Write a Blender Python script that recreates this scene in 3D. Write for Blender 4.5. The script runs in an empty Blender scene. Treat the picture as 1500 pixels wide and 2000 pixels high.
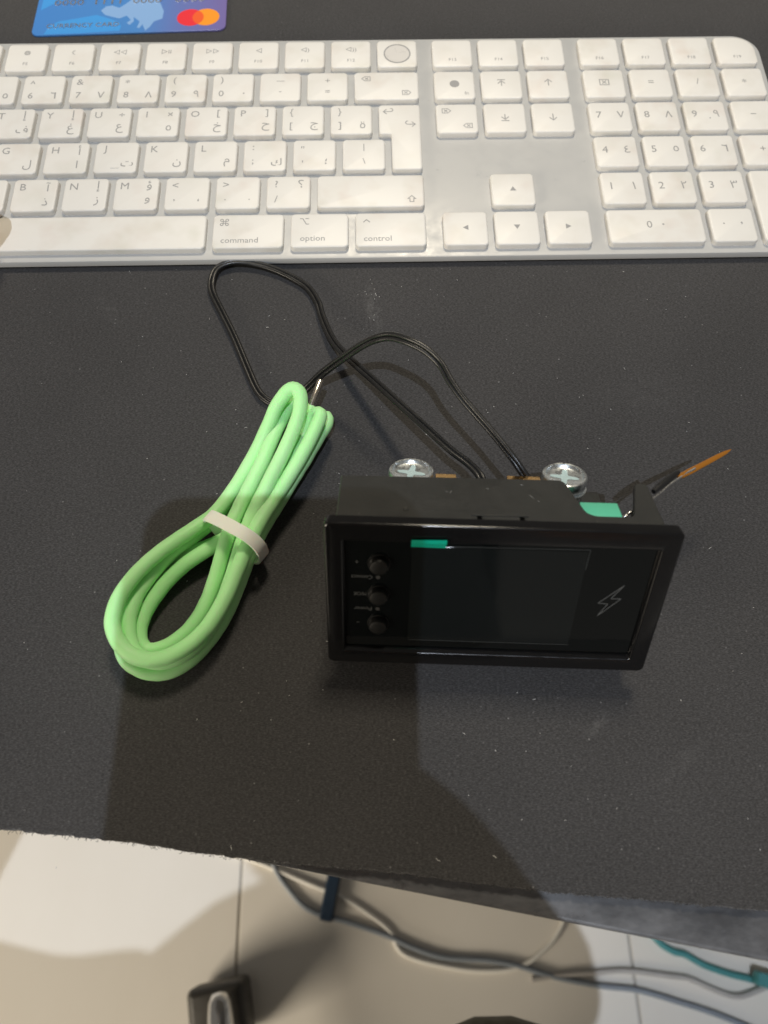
import bpy, bmesh, math, random
from mathutils import Vector, Matrix

random.seed(7)
sc = bpy.context.scene
COL = sc.collection
MM = 0.001
V = Vector

# ------------------------------------------------------------------ camera
CAM = V((0.0, -202.2, 211.4))
RX = V((0.99977766, -0.02088596, 0.0028983))          # image right
DN = V((-0.01765088, -0.90415213, -0.42684584))       # image down
FW = V((0.01153559, 0.42669978, -0.90431976))         # view direction
cam_data = bpy.data.cameras.new('camera')
cam = bpy.data.objects.new('camera', cam_data)
COL.objects.link(cam)
cam_data.sensor_fit = 'VERTICAL'
cam_data.sensor_height = 7.77
cam_data.sensor_width = 5.83
cam_data.lens = 7.77 * 1467.0 / 2000.0
cam_data.clip_start = 0.004
cam_data.clip_end = 60
cam_data.dof.use_dof = True
cam_data.dof.focus_distance = 0.245
cam_data.dof.aperture_fstop = 2.9
_b = -FW
cam.matrix_world = Matrix(((RX.x, -DN.x, _b.x, CAM.x * MM), (RX.y, -DN.y, _b.y, CAM.y * MM), (RX.z, -DN.z, _b.z, CAM.z * MM), (0, 0, 0, 1)))
sc.camera = cam

# ------------------------------------------------------------------ light
world = bpy.data.worlds.new('World')
sc.world = world
world.use_nodes = True
bg = world.node_tree.nodes['Background']
bg.inputs[0].default_value = (1.0, 0.93, 0.83, 1)
bg.inputs[1].default_value = 0.14

cool = bpy.data.lights.new('ceiling_spot', 'POINT')
cool.energy = 225
cool.color = (0.80, 0.88, 1.0)
cool.shadow_soft_size = 0.015
cool_o = bpy.data.objects.new('ceiling_spot', cool)
cool_o.location = (0.0, -1.371, 3.0)
COL.objects.link(cool_o)

warm = bpy.data.lights.new('ceiling_panel', 'AREA')
warm.energy = 31
warm.color = (1.0, 0.88, 0.68)
warm.shape = 'RECTANGLE'
warm.size = 0.32
warm.size_y = 0.32
warm_o = bpy.data.objects.new('ceiling_panel', warm)
warm_o.location = (0.2, 1.05, 2.0)
warm_o.rotation_euler = (V((0.02, -0.1, 0.0)) - V(warm_o.location)).to_track_quat('-Z', 'Y').to_euler()
COL.objects.link(warm_o)

fill = bpy.data.lights.new('floor_fill', 'AREA')  # added warm fill without a known source, brightens the floor
fill.energy = 84
fill.color = (1.0, 0.88, 0.70)
fill.shape = 'RECTANGLE'
fill.size = 1.2
fill.size_y = 1.2
fill_o = bpy.data.objects.new('floor_fill', fill)
fill_o.location = (-2.2, -1.7, 0.42)
fill_o.rotation_euler = (V((0.0, -0.25, -0.5)) - V(fill_o.location)).to_track_quat('-Z', 'Y').to_euler()
COL.objects.link(fill_o)

sc.view_settings.view_transform = 'Standard'
sc.view_settings.look = 'None'
sc.view_settings.gamma = 1
sc.view_settings.exposure = 0.0
sc.view_settings.use_curve_mapping = False

# ------------------------------------------------------------------ helpers
def new_mat(name, color, rough=0.5, metal=0.0, spec=0.5, **kw):
    m = bpy.data.materials.new(name)
    m.use_nodes = True
    p = m.node_tree.nodes['Principled BSDF']
    p.inputs['Base Color'].default_value = (*color, 1)
    p.inputs['Roughness'].default_value = rough
    p.inputs['Metallic'].default_value = metal
    p.inputs['Specular IOR Level'].default_value = spec
    for k, v in kw.items():
        p.inputs[k.replace('_', ' ')].default_value = v
    return m

class NT:
    """small node helper"""
    def __init__(s, m):
        s.t = m.node_tree
        s.p = s.t.nodes['Principled BSDF']
        s.co = s.t.nodes.new('ShaderNodeTexCoord')
    def n(s, typ, **kw):
        nd = s.t.nodes.new(typ)
        for k, v in kw.items():
            setattr(nd, k, v)
        return nd
    def l(s, a, b):
        s.t.links.new(a, b)
    def noise(s, scale, detail=3, rough=0.5, stretch=None, vec=None):
        nd = s.n('ShaderNodeTexNoise')
        nd.inputs['Scale'].default_value = scale
        nd.inputs['Detail'].default_value = detail
        nd.inputs['Roughness'].default_value = rough
        src = vec or s.co.outputs['Object']
        if stretch:
            mp = s.n('ShaderNodeMapping')
            mp.inputs['Scale'].default_value = stretch
            s.l(src, mp.inputs['Vector'])
            src = mp.outputs['Vector']
        s.l(src, nd.inputs['Vector'])
        return nd.outputs['Fac']
    def ramp(s, fac, stops):
        nd = s.n('ShaderNodeValToRGB')
        el = nd.color_ramp.elements
        while len(el) < len(stops):
            el.new(0.5)
        for e, (pos, c) in zip(el, stops):
            e.position = pos
            e.color = (c, c, c, 1) if not hasattr(c, '__len__') else (*c, 1)
        s.l(fac, nd.inputs['Fac'])
        return nd.outputs['Color']
    def mix(s, fac, a, b, mode='MIX'):
        nd = s.n('ShaderNodeMix', data_type='RGBA', blend_type=mode)
        if hasattr(fac, 'links'):
            s.l(fac, nd.inputs[0])
        else:
            nd.inputs[0].default_value = fac
        for v, k in ((a, 6), (b, 7)):
            if hasattr(v, 'links'):
                s.l(v, nd.inputs[k])
            else:
                nd.inputs[k].default_value = (*v, 1)
        return nd.outputs[2]
    def bump(s, h, strength=0.5, dist=0.0002):
        nd = s.n('ShaderNodeBump')
        nd.inputs['Strength'].default_value = strength
        nd.inputs['Distance'].default_value = dist
        s.l(h, nd.inputs['Height'])
        s.l(nd.outputs['Normal'], s.p.inputs['Normal'])

def link(name, me, mat, parent=None, smooth=None):
    o = bpy.data.objects.new(name, me)
    COL.objects.link(o)
    if mat is not None and len(me.materials) == 0:
        for m in (mat if isinstance(mat, (list, tuple)) else [mat]):
            me.materials.append(m)
    if parent is not None:
        o.parent = parent
    if smooth is not None:
        shade(me, smooth)
    return o

def shade(me, angle):
    """smooth shading with edges sharper than angle (degrees) kept crisp"""
    for p in me.polygons:
        p.use_smooth = True
    bm = bmesh.new()
    bm.from_mesh(me)
    lim = math.radians(angle)
    for e in bm.edges:
        e.smooth = not (len(e.link_faces) == 2 and e.calc_face_angle(0) > lim)
    bm.to_mesh(me)
    bm.free()

def mesh(name, verts, faces, sc_=MM):
    me = bpy.data.meshes.new(name)
    me.from_pydata([(v[0] * sc_, v[1] * sc_, v[2] * sc_) for v in verts], [], faces)
    bm = bmesh.new()
    bm.from_mesh(me)
    bmesh.ops.recalc_face_normals(bm, faces=bm.faces)
    bm.to_mesh(me)
    bm.free()
    return me

def rrect(x0, y0, x1, y1, r, n=5):
    """rounded rectangle outline, counter-clockwise; r may be 4 radii (BR, TR, TL, BL)"""
    rs = r if hasattr(r, '__len__') else (r,) * 4
    out = []
    for (cx, cy, a0), rr in zip(((x1, y0, -90), (x1, y1, 0), (x0, y1, 90), (x0, y0, 180)), rs):
        sx = -1 if cx == x1 else 1
        sy = 1 if cy == y0 else -1
        for i in range(n + 1):
            a = math.radians(a0 + 90 * i / n)
            out.append((cx + sx * rr + rr * math.cos(a), cy + sy * rr + rr * math.sin(a)))
    return out

def loft(rings, cap0=True, cap1=True, closed=False):
    n = len(rings[0])
    verts = [p for r in rings for p in r]
    faces = []
    m = len(rings)
    for k in range(m if closed else m - 1):
        a, b = k * n, ((k + 1) % m) * n
        for i in range(n):
            j = (i + 1) % n
            faces.append((a + i, a + j, b + j, b + i))
    if not closed:
        if cap0:
            faces.append(tuple(range(n))[::-1])
        if cap1:
            faces.append(tuple((m - 1) * n + i for i in range(n)))
    return verts, faces

def slab(x0, y0, x1, y1, r, prof, axis='z', n=5):
    """rounded-rect stack; prof = [(height, inset), ...]"""
    rings = []
    for h, ins in prof:
        rs = r if hasattr(r, '__len__') else (r,) * 4
        o = rrect(x0 + ins, y0 + ins, x1 - ins, y1 - ins, [max(q - ins, 0.05) for q in rs], n)
        if axis == 'z':
            rings.append([(a, b, h) for a, b in o])
        elif axis == 'y':
            rings.append([(a, h, b) for a, b in o])
        else:
            rings.append([(h, a, b) for a, b in o])
    return loft(rings)

def bbox(x0, y0, z0, x1, y1, z1, bev=0.3):
    """bevelled box"""
    bm = bmesh.new()
    bmesh.ops.create_cube(bm, size=1)
    for v in bm.verts:
        v.co = V(((x0 + x1) / 2 + v.co.x * (x1 - x0), (y0 + y1) / 2 + v.co.y * (y1 - y0), (z0 + z1) / 2 + v.co.z * (z1 - z0)))
    if bev:
        bmesh.ops.bevel(bm, geom=bm.edges[:], offset=bev, segments=2, affect='EDGES', profile=0.5)
    bm.verts.index_update()
    vs = [tuple(v.co) for v in bm.verts]
    fs = [tuple(v.index for v in f.verts) for f in bm.faces]
    bm.free()
    return vs, fs

def catmull(P, n):
    P = [V(p) for p in P]
    Q = [2 * P[0] - P[1]] + P + [2 * P[-1] - P[-2]]
    out = []
    for i in range(1, len(Q) - 2):
        a, b, c, d = Q[i - 1:i + 3]
        for k in range(n):
            t = k / n
            out.append(0.5 * (2 * b + (c - a) * t + (2 * a - 5 * b + 4 * c - d) * t * t + (-a + 3 * b - 3 * c + d) * t ** 3))
    out.append(P[-1])
    return out

def frames(P):
    T = []
    for i in range(len(P)):
        T.append((P[min(i + 1, len(P) - 1)] - P[max(i - 1, 0)]).normalized())
    N = [T[0].orthogonal().normalized()]
    for i in range(1, len(P)):
        q = N[-1] - T[i] * N[-1].dot(T[i])
        N.append(q.normalized())
    return T, N

def tube(P, r, n=12, cap=True):
    P = [V(p) for p in P]
    T, N = frames(P)
    rings = []
    for i, p in enumerate(P):
        rr = r[i] if hasattr(r, '__len__') else r
        B = T[i].cross(N[i])
        rings.append([tuple(p + (N[i] * math.cos(2 * math.pi * k / n) + B * math.sin(2 * math.pi * k / n)) * rr) for k in range(n)])
    return loft(rings, cap, cap)

def join(*parts):
    vs, fs = [], []
    for v, f in parts:
        o = len(vs)
        vs += list(v)
        fs += [tuple(i + o for i in q) for q in f]
    return vs, fs

def xf(part, M):
    return [tuple(M @ V(p)) for p in part[0]], part[1]

def cyl(c, r, h0, h1, n=28, axis='z', bev=0.0, r1=None):
    r1 = r if r1 is None else r1
    prof = [(h0, r)] + ([(h1 - bev, r1), (h1 - bev * 0.3, r1 - bev * 0.3), (h1, r1 - bev)] if bev else [(h1, r1)])
    rings = []
    for h, rr in prof:
        ring = []
        for k in range(n):
            a = 2 * math.pi * k / n
            u, w = c[0] + rr * math.cos(a), c[1] + rr * math.sin(a)
            ring.append({'z': (u, w, h), 'y': (u, h, w), 'x': (h, u, w)}[axis])
        rings.append(ring)
    return loft(rings)

def part(name, data, mat, parent, smooth=35):
    return link(name, mesh(name, *data), mat, parent, smooth)

def empty(name, loc=(0, 0, 0)):
    o = bpy.data.objects.new(name, None)
    o.location = [c * MM for c in loc]
    o.empty_display_size = 0.02
    COL.objects.link(o)
    return o

def tag(o, label, cat, group=None):
    o['label'] = label
    o['category'] = cat
    if group:
        o['group'] = group
    return o

_dg = None
def text_mesh(body, size, align='LEFT', bold=0.0):
    """list of (verts, faces) of a flat text in mm, origin at the baseline start"""
    c = bpy.data.curves.new('t', 'FONT')
    c.body = body
    c.size = size
    c.align_x = align
    c.offset = bold
    c.resolution_u = 2
    o = bpy.data.objects.new('t', c)
    COL.objects.link(o)
    dg = bpy.context.evaluated_depsgraph_get()
    m = bpy.data.meshes.new_from_object(o.evaluated_get(dg))
    vs = [tuple(v.co) for v in m.vertices]
    fs = [tuple(p.vertices) for p in m.polygons]
    bpy.data.objects.remove(o)
    bpy.data.curves.remove(c)
    bpy.data.meshes.remove(m)
    return vs, fs

def centred(t):
    xs = [v[0] for v in t[0]]
    ys = [v[1] for v in t[0]]
    cx, cy = (min(xs) + max(xs)) / 2, (min(ys) + max(ys)) / 2
    return [(v[0] - cx, v[1] - cy, 0) for v in t[0]], t[1]

# ------------------------------------------------------------------ materials
def m_fabric():
    m = new_mat('mat_cloth', (0.05, 0.05, 0.052), 0.85, 0, 0.35)
    t = NT(m)
    t.p.inputs['Sheen Weight'].default_value = 0.14
    t.p.inputs['Sheen Roughness'].default_value = 0.5
    g = t.noise(2300, 2, 0.6, (0.55, 1.5, 1))          # woven grain, streaks along the width
    g2 = t.noise(900, 2, 0.6)
    big = t.noise(14, 4, 0.6)
    grain = t.ramp(g, [(0.30, 0.5), (0.5, 1.0), (0.72, 1.7)])
    grain2 = t.ramp(g2, [(0.3, 0.8), (0.7, 1.2)])
    bigc = t.ramp(big, [(0.3, 0.88), (0.7, 1.12)])
    base = t.mix(1.0, grain, grain2, 'MULTIPLY')
    base = t.mix(1.0, base, bigc, 'MULTIPLY')
    base = t.mix(1.0, base, (0.037, 0.0362, 0.0375), 'MULTIPLY')
    # dust specks
    vo = t.n('ShaderNodeTexVoronoi')
    vo.inputs['Scale'].default_value = 420
    t.l(t.co.outputs['Object'], vo.inputs['Vector'])
    sp = t.ramp(vo.outputs['Distance'], [(0.07, 1.0), (0.12, 0.0)])
    sel = t.n('ShaderNodeSeparateColor')
    t.l(vo.outputs['Color'], sel.inputs[0])
    pick = t.ramp(sel.outputs[0], [(0.84, 0.0), (0.95, 0.38)])
    spk = t.mix(1.0, sp, pick, 'MULTIPLY')
    base = t.mix(spk, base, (0.33, 0.33, 0.33))
    # dust smears with a shape of their own: (x, y, half length, half width, angle, strength) in metres
    smn = t.ramp(t.noise(260, 4, 0.75), [(0.42, 0.0), (0.75, 1.0)])
    for (x, y, a, b, ang, st) in ((0.0005, -0.022, 0.013, 0.0032, 100, 0.22), (0.060, -0.168, 0.006, 0.0025, 45, 0.14),
                                  (0.046, -0.1, 0.02, 0.006, 20, 0.06), (-0.094, -0.02, 0.012, 0.004, 120, 0.08), (0.082, -0.178, 0.014, 0.003, 35, 0.08),
                                  (-0.045, -0.06, 0.01, 0.004, 60, 0.06), (0.09, -0.06, 0.02, 0.01, 10, 0.05)):
        mp = t.n('ShaderNodeMapping', vector_type='TEXTURE')
        mp.inputs['Location'].default_value = (x, y, 0)
        mp.inputs['Rotation'].default_value = (0, 0, math.radians(ang))
        mp.inputs['Scale'].default_value = (a, b, 1)
        t.l(t.co.outputs['Object'], mp.inputs['Vector'])
        ln = t.n('ShaderNodeVectorMath', operation='LENGTH')
        t.l(mp.outputs['Vector'], ln.inputs[0])
        msk = t.ramp(ln.outputs['Value'], [(0.0, st), (1.0, 0.0)])
        f = t.mix(1.0, msk, smn, 'MULTIPLY')
        base = t.mix(f, base, (0.4, 0.4, 0.39))
    t.l(base, t.p.inputs['Base Color'])
    t.bump(g, 0.55, 0.0003)
    return m

def m_floor():
    m = new_mat('floor_tile', (0.6, 0.53, 0.43), 0.22, 0, 0.5)
    t = NT(m)
    n = t.noise(5, 5, 0.6, (1, 0.6, 1), t.n('ShaderNodeNewGeometry').outputs['Position'])
    t.l(t.ramp(n, [(0.3, (0.81, 0.77, 0.70)), (0.7, (0.86, 0.825, 0.765))]), t.p.inputs['Base Color'])
    t.l(t.ramp(t.noise(9, 4), [(0.3, 0.10), (0.7, 0.22)]), t.p.inputs['Roughness'])
    return m

def m_desk():
    m = new_mat('desk_black', (0.05, 0.05, 0.05), 0.3, 0, 0.5)
    t = NT(m)
    n = t.noise(60, 5, 0.7, (1, 2.2, 1))
    t.l(t.ramp(n, [(0.35, (0.045, 0.046, 0.05)), (0.65, (0.105, 0.107, 0.115))]), t.p.inputs['Base Color'])
    t.l(t.ramp(t.noise(150, 4, 0.7), [(0.3, 0.22), (0.7, 0.5)]), t.p.inputs['Roughness'])
    return m

def m_key():
    m = new_mat('key_white', (0.8, 0.79, 0.76), 0.42, 0, 0.4)
    t = NT(m)
    oi = t.n('ShaderNodeObjectInfo')
    ad = t.n('ShaderNodeVectorMath', operation='ADD')
    sc_ = t.n('ShaderNodeVectorMath', operation='SCALE')
    t.l(oi.outputs['Location'], sc_.inputs[0])
    sc_.inputs['Scale'].default_value = 3.7
    t.l(t.co.outputs['Object'], ad.inputs[0])
    t.l(sc_.outputs['Vector'], ad.inputs[1])
    dirt = t.ramp(t.noise(95, 2, 0.5, None, ad.outputs['Vector']), [(0.46, 0.0), (0.74, 0.62)])
    hue = t.ramp(t.noise(70, 2, 0.5, None, ad.outputs['Vector']), [(0.35, (0.55, 0.55, 0.47)), (0.65, (0.62, 0.53, 0.48))])
    amt = t.n('ShaderNodeMath', operation='MULTIPLY')
    t.l(dirt, amt.inputs[0])
    t.l(t.ramp(oi.outputs['Random'], [(0.1, 0.25), (1.0, 1.0)]), amt.inputs[1])
    t.l(t.mix(amt.outputs[0], (0.72, 0.705, 0.67), hue), t.p.inputs['Base Color'])
    return m

def m_plastic(name, col, rough, bumpy=0.0, spec=0.5):
    m = new_mat(name, col, rough, 0, spec)
    t = NT(m)
    lo, hi = max(rough * 0.75, 0.02), min(rough * 1.3, 1)
    t.l(t.ramp(t.noise(170, 4, 0.7), [(0.3, lo), (0.7, hi)]), t.p.inputs['Roughness'])
    if bumpy:
        t.bump(t.noise(5200, 2), bumpy, 0.00008)
    return m

def m_rubber():
    m = new_mat('green_rubber', (0.3, 0.72, 0.33), 0.5, 0, 0.35)
    t = NT(m)
    n = t.noise(60, 3)
    t.l(t.ramp(n, [(0.3, (0.41, 0.82, 0.36)), (0.7, (0.47, 0.86, 0.42))]), t.p.inputs['Base Color'])
    t.l(t.ramp(t.noise(300, 3), [(0.3, 0.42), (0.7, 0.62)]), t.p.inputs['Roughness'])
    t.p.inputs['Subsurface Weight'].default_value = 0.4
    t.p.inputs['Subsurface Radius'].default_value = (0.3, 1, 0.4)
    t.p.inputs['Subsurface Scale'].default_value = 0.0025
    return m

def m_metal(name, col, rough, scr=1200):
    m = new_mat(name, col, rough, 1.0)
    t = NT(m)
    t.l(t.ramp(t.noise(scr, 3, 0.6), [(0.3, rough * 0.7), (0.7, rough * 1.4)]), t.p.inputs['Roughness'])
    if scr != 700:
        t.bump(t.noise(scr * 0.6, 3), 0.1, 0.0001)
    return m

M_FAB, M_FLOOR, M_DESK, M_KEY, M_RUB = m_fabric(), m_floor(), m_desk(), m_key(), m_rubber()
M_GROUT = m_plastic('grout', (0.50, 0.47, 0.42), 0.8)
M_ALU = m_plastic('keyboard_shell', (0.46, 0.46, 0.45), 0.36)
M_LEG = new_mat('legend_grey', (0.30, 0.30, 0.30), 0.6)
M_BEZEL = m_plastic('gloss_black', (0.004, 0.004, 0.0045), 0.16, 0, 0.5)
M_BODY = m_plastic('satin_black', (0.024, 0.0245, 0.0225), 0.42, 0.4)
M_GLASS = m_plastic('window_black', (0.002, 0.0028, 0.003), 0.035)
M_LCD = m_plastic('screen_black', (0.0055, 0.0068, 0.0070), 0.07)
M_BTN = m_plastic('button_black', (0.0045, 0.0045, 0.0042), 0.42, 0, 0.35)
M_PRINT = new_mat('print_grey', (0.07, 0.073, 0.073), 0.6)
M_NICKEL = m_metal('nickel', (0.80, 0.84, 0.85), 0.3, 700)
M_SLOT_GLINT = new_mat('slot_glint', (0.62, 0.80, 0.82), 0.5, 0.6)  # bluish reflection in the screw cross, painted as a paler metal
M_BRASS = m_metal('brass', (0.80, 0.50, 0.20), 0.3)
M_CHROME = m_metal('chrome', (0.75, 0.74, 0.72), 0.12, 100)
M_WIRE = m_plastic('black_pvc', (0.013, 0.013, 0.013), 0.33)
M_TEALTAB = m_plastic('teal_tab', (0.0, 0.30, 0.20), 0.35)
M_TERM = m_plastic('green_terminal', (0.10, 0.50, 0.32), 0.45)
M_STRAP = new_mat('strap_white', (0.86, 0.90, 0.83), 0.5, 0, 0.4, Subsurface_Weight=0.2, Subsurface_Scale=0.001)
M_AMBER = m_plastic('amber_film', (0.30, 0.115, 0.012), 0.22)
M_TINNED = m_metal('tinned_wire', (0.75, 0.75, 0.74), 0.3)
M_BLACK = m_plastic('matte_black', (0.012, 0.012, 0.012), 0.7)

# ================================================================== setting: floor, desk, mat
FZ = -740.0
floor = part('floor', bbox(-2200, -2200, FZ - 40, 2200, 1800, FZ - 1.5, 0), M_GROUT, None)
floor['kind'] = 'structure'
floor['label'] = 'glossy beige tiled floor below the desk'
TP = 432.0
tile_v, tile_f = slab(-TP / 2 + 1.6, -TP / 2 + 1.6, TP / 2 - 1.6, TP / 2 - 1.6, 1.0, [(-9, 0), (-0.8, 0), (-0.2, 0.25), (0, 0.9)], n=2)
tile_me = mesh('tile', tile_v, tile_f)
tile_me.materials.append(M_FLOOR)
for i in range(-5, 5):
    for j in range(-5, 4):
        t = link('tile', tile_me, None, floor)
        t.location = ((-160 + TP / 2 + i * TP) * MM, (-255 + j * TP) * MM, (FZ + random.uniform(-0.2, 0.2)) * MM)

# desk top: front edge line seen running past the mat
A, B = V((-35.1, -199.8, 0)), V((94.8, -225.4, 0))
dx = (B - A).normalized()
dy = V((-dx.y, dx.x, 0))
desk = empty('desk', (0, 0, FZ))
tag(desk, 'dark smudged desk, its front edge showing past the mat', 'desk')
def desk_local(p):
    return (p[0], p[1], p[2] - FZ)
top = slab(-700, 0, 700, 780, 2.0, [(-25, 0.4), (-24, 0), (-3.9, 0), (-3.3, 0.2), (-3.0, 0.9)])
Mdesk = Matrix.Translation(A) @ Matrix((dx.to_4d() * 1, dy.to_4d() * 1, (0, 0, 1, 0), (0, 0, 0, 1))).transposed()
Mdesk = Matrix(((dx.x, dy.x, 0, A.x), (dx.y, dy.y, 0, A.y), (0, 0, 1, -FZ), (0, 0, 0, 1)))
part('desktop', xf(top, Mdesk), M_DESK, desk)
for lx in (-640, 640):
    for ly in (300, 740):
        part('leg', xf(slab(lx - 22, ly - 22, lx + 22, ly + 22, 3, [(FZ, 0), (-25, 0)]), Mdesk), M_BODY, desk)

# desk mat: cloth slab with a slightly ragged cut front edge
front = [(-470, -150), (-300, -170), (-180, -183), (-98.7, -191.3), (-69.5, -194.6), (-37.8, -199.2), (-18.9, -201.4), (-0.7, -203.2), (28.7, -207.0),
         (48.1, -209.3), (70.6, -211.5), (96.1, -214.3), (200, -226), (430, -252)]
edge = catmull([(a, b, 0) for a, b in front], 60)
rag = random.Random(3)
w = 0.0
ring_t, ring_b = [], []
for p in edge:
    w = 0.72 * w + rag.gauss(0, 0.16)
    ring_t.append((p.x, p.y + w, 0.0))
    ring_b.append((p.x, p.y + w * 0.5 - 0.2, -2.9))
back = [(470, 330), (-440, 330)]
ring_t += [(x, y, 0) for x, y in back]
ring_b += [(x, y, -2.9) for x, y in back]
mat_o = part('desk_mat', loft([ring_b, ring_t]), M_FAB, None, 40)
tag(mat_o, 'large black cloth desk mat with a frayed front edge', 'desk mat')

# loose threads along the cut edge and lint on the cloth
def fibres(seed, spots, rad, wig):
    r = random.Random(seed)
    parts = []
    for (x, y, z, L, a) in spots:
        P = []
        for k in range(4):
            t = k / 3 - 0.5
            P.append((x + math.cos(a) * t * L + r.uniform(-wig, wig) * L, y + math.sin(a) * t * L + r.uniform(-wig, wig) * L, z + r.uniform(0, 0.15)))
        parts.append(tube(P, rad * r.uniform(0.7, 1.4), 4))
    return join(*parts)
rr = random.Random(11)
spots = []
for p in edge:
    if -110 < p.x < 110 and rr.random() < 0.75:
        spots.append((p.x + rr.uniform(-0.6, 0.6), p.y + rr.uniform(-0.5, 0.15), rr.uniform(-0.8, 0.1), rr.uniform(0.5, 1.3), rr.uniform(0, 6.28)))
fz = part('fray', fibres(5, spots, 0.06, 0.25), M_FAB, mat_o)
fz['kind'] = 'stuff'
M_LINT = new_mat('lint_white', (0.5, 0.5, 0.49), 0.9)
sp1 = [(rr.uniform(-105, 115), rr.uniform(-205, -2), 0.12, rr.uniform(0.15, 0.5), rr.uniform(0, 6.28)) for _ in range(100)]
sp1 += [(rr.uniform(-105, 115), rr.uniform(-205, -2), 0.15, rr.uniform(0.5, 1.0), rr.uniform(0, 6.28)) for _ in range(7)]
sp1 += [(0.5 + rr.gauss(0, 2.0), -22 + rr.gauss(0, 6), 0.12, rr.uniform(0.2, 0.7), rr.uniform(1.2, 2.2)) for _ in range(14)]
sp1 += [(86, -50, 0.2, 0.9, 1.9), (14.5, -201, 0.2, 1.3, 2.5), (29, -200.5, 0.2, 1.0, 2.6), (-42, -71, 0.2, 0.9, 0.3), (-38.5, -197, 0.2, 1.0, 1.7)]
lint = part('lint', fibres(9, sp1, 0.075, 0.1), M_LINT, None)
lint['kind'] = 'stuff'
lint['label'] = 'white lint and dust specks scattered over the black mat'
lint['category'] = 'lint'

# ================================================================== keyboard
TILT = math.atan2(6.8, 115)
KX = -253.7
kb = empty('keyboard')
kb.location = (KX * MM, 0, 6 * MM)
kb.rotation_euler = (TILT, 0, 0)
tag(kb, 'white full-size keyboard with bilingual legends lying on the mat', 'keyboard')
PX, PY = 19.0, 18.36
KW, KH = 16.5, 15.7        # key footprint
GAP = 0.195
BX0, BX1, BY0, BY1 = -2.0, 418.0, -1.8, 112.9
CR = 11.0
rings = []
ct, st = math.cos(TILT), math.sin(TILT)
for kind, ins in (('b', 0.8), ('b2', 0), ('s', 0), ('s2', 0.25), ('t', 0.9)):
    o = rrect(BX0 + ins, BY0 + ins, BX1 - ins, BY1 - ins, CR - ins, 10)
    ring = []
    for x, y in o:
        zb = (0.35 - 6 - y * st) / ct
        ring.append((x, y, {'b': zb, 'b2': zb + 0.8, 's': -3.0, 's2': -2.5, 't': -2.35}[kind]))
    rings.append(ring)
part('shell', loft(rings), M_ALU, kb, 30)

key_cache = {}
def key_mesh(w, h, corner=None):
    k = (round(w, 3), round(h, 3), corner)
    if k not in key_cache:
        rs = [1.7] * 4
        if corner is not None:
            rs[corner] = 8.0
        v, f = slab(-w / 2, -h / 2, w / 2, h / 2, rs, [(-2.5, 0.0), (-0.75, 0.0), (-0.32, 0.1), (-0.08, 0.32), (0.0, 0.7)], n=6)
        me = mesh('key', v, f)
        me.materials.append(M_KEY)
        shade(me, 60)
        key_cache[k] = me
    return key_cache[k]

FLIP = {'٨': '٧', '⤒': '⤓', '↑': '↓'}
def T(s, size, x, y, bold=0.0):
    if s in FLIP:                                   # same glyph turned upside down
        t = centred(text_mesh(FLIP[s], size))
        t = [(v[0], -v[1], 0) for v in t[0]], t[1]
    elif s == '٦':
        a = size * 0.05
        h, wd = size * 0.34, size * 0.19
        t = [(-wd, h, 0), (-wd, h - 2.2 * a, 0), (wd - 2 * a, h - 3.2 * a, 0), (wd - 1.6 * a, h - a, 0), (wd - 1.6 * a, -h, 0), (wd + 0.4 * a, -h, 0), (wd + 0.1 * a, h, 0), (-wd + 2 * a, h - 1.0 * a, 0)], [(0, 1, 7), (1, 2, 3, 7), (3, 2, 4, 5, 6)]
    elif s == 'ه':
        t = centred(text_mesh('٥', size))
    elif s == 'ة':
        c1 = centred(text_mesh('٥', size))
        c2 = centred(text_mesh('¨', size))
        t = join(c1, ([(v[0], v[1] + size * 0.36, 0) for v in c2[0]], c2[1]))
    else:
        t = centred(text_mesh(s, size))
    return [(v[0] + x, v[1] + y, 0.045) for v in t[0]], t[1]
def B_(s, size, x, y):
    """text with left baseline at x, y"""
    t = text_mesh(s, size)
    xs = min(v[0] for v in t[0])
    return [(v[0] - xs + x, v[1] + y, 0.045) for v in t[0]], t[1]

def put(u, row, wu=1, hu=1, leg=None, corner=None, me=None):
    w, h = KW + (wu - 1) * PX, KH + (hu - 1) * PY
    o = link('key', me or key_mesh(w, h, corner), None, kb)
    o.location = ((u + wu / 2) * PX * MM, (row + hu / 2) * PY * MM, 0)
    if leg:
        # leg entries: (string, size, dx from key centre, dy)
        data = join(*[T(*q) for q in leg])
        part('legend', data, M_LEG, o, None)
    return o

L, S_ = 4.6, 3.2
def quad(tl=None, bl=None, tr=None, br=None):
    out = []
    for s, x, y in ((tl, -4.6, 3.9), (bl, -4.6, -3.4), (tr, 4.6, 3.9), (br, 4.4, -3.4)):
        if s:
            ar = any(ord(c) > 0x5ff and ord(c) < 0x700 for c in s)
            out.append((s, L * (1.12 if ar else 1.0), x, y))
    return out

# row 5: function row
FR = 5
put(0, FR, 1.5, leg=[('esc', 3.0, -5.5, -3.5)], corner=2)
fsym = {1: '☼', 2: '☀', 3: '▣', 4: '⌕', 5: '◍', 6: '☾', 7: '◁◁', 8: '▷II', 9: '▷▷', 10: '◁', 11: '◁)', 12: '◁))'}
for k in range(1, 13):
    put(0.5 + k, FR, leg=[(fsym[k], 3.1, 0, 2.6), ('F%d' % k, 2.3, 0, -3.6)])
tid = put(13.5, FR)
v1, f1 = cyl((0, 0), 5.3, 0.0, 0.05, 40)
ringm = join(*[([(math.cos(2 * math.pi * (k + d) / 48) * r, math.sin(2 * math.pi * (k + d) / 48) * r, 0.06) for d, r in ((0, 5.0), (0, 5.55), (1, 5.55), (1, 5.0))], [(0, 1, 2, 3)]) for k in range(48)])
part('sensor_ring', ringm, M_LEG, tid, None)
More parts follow.
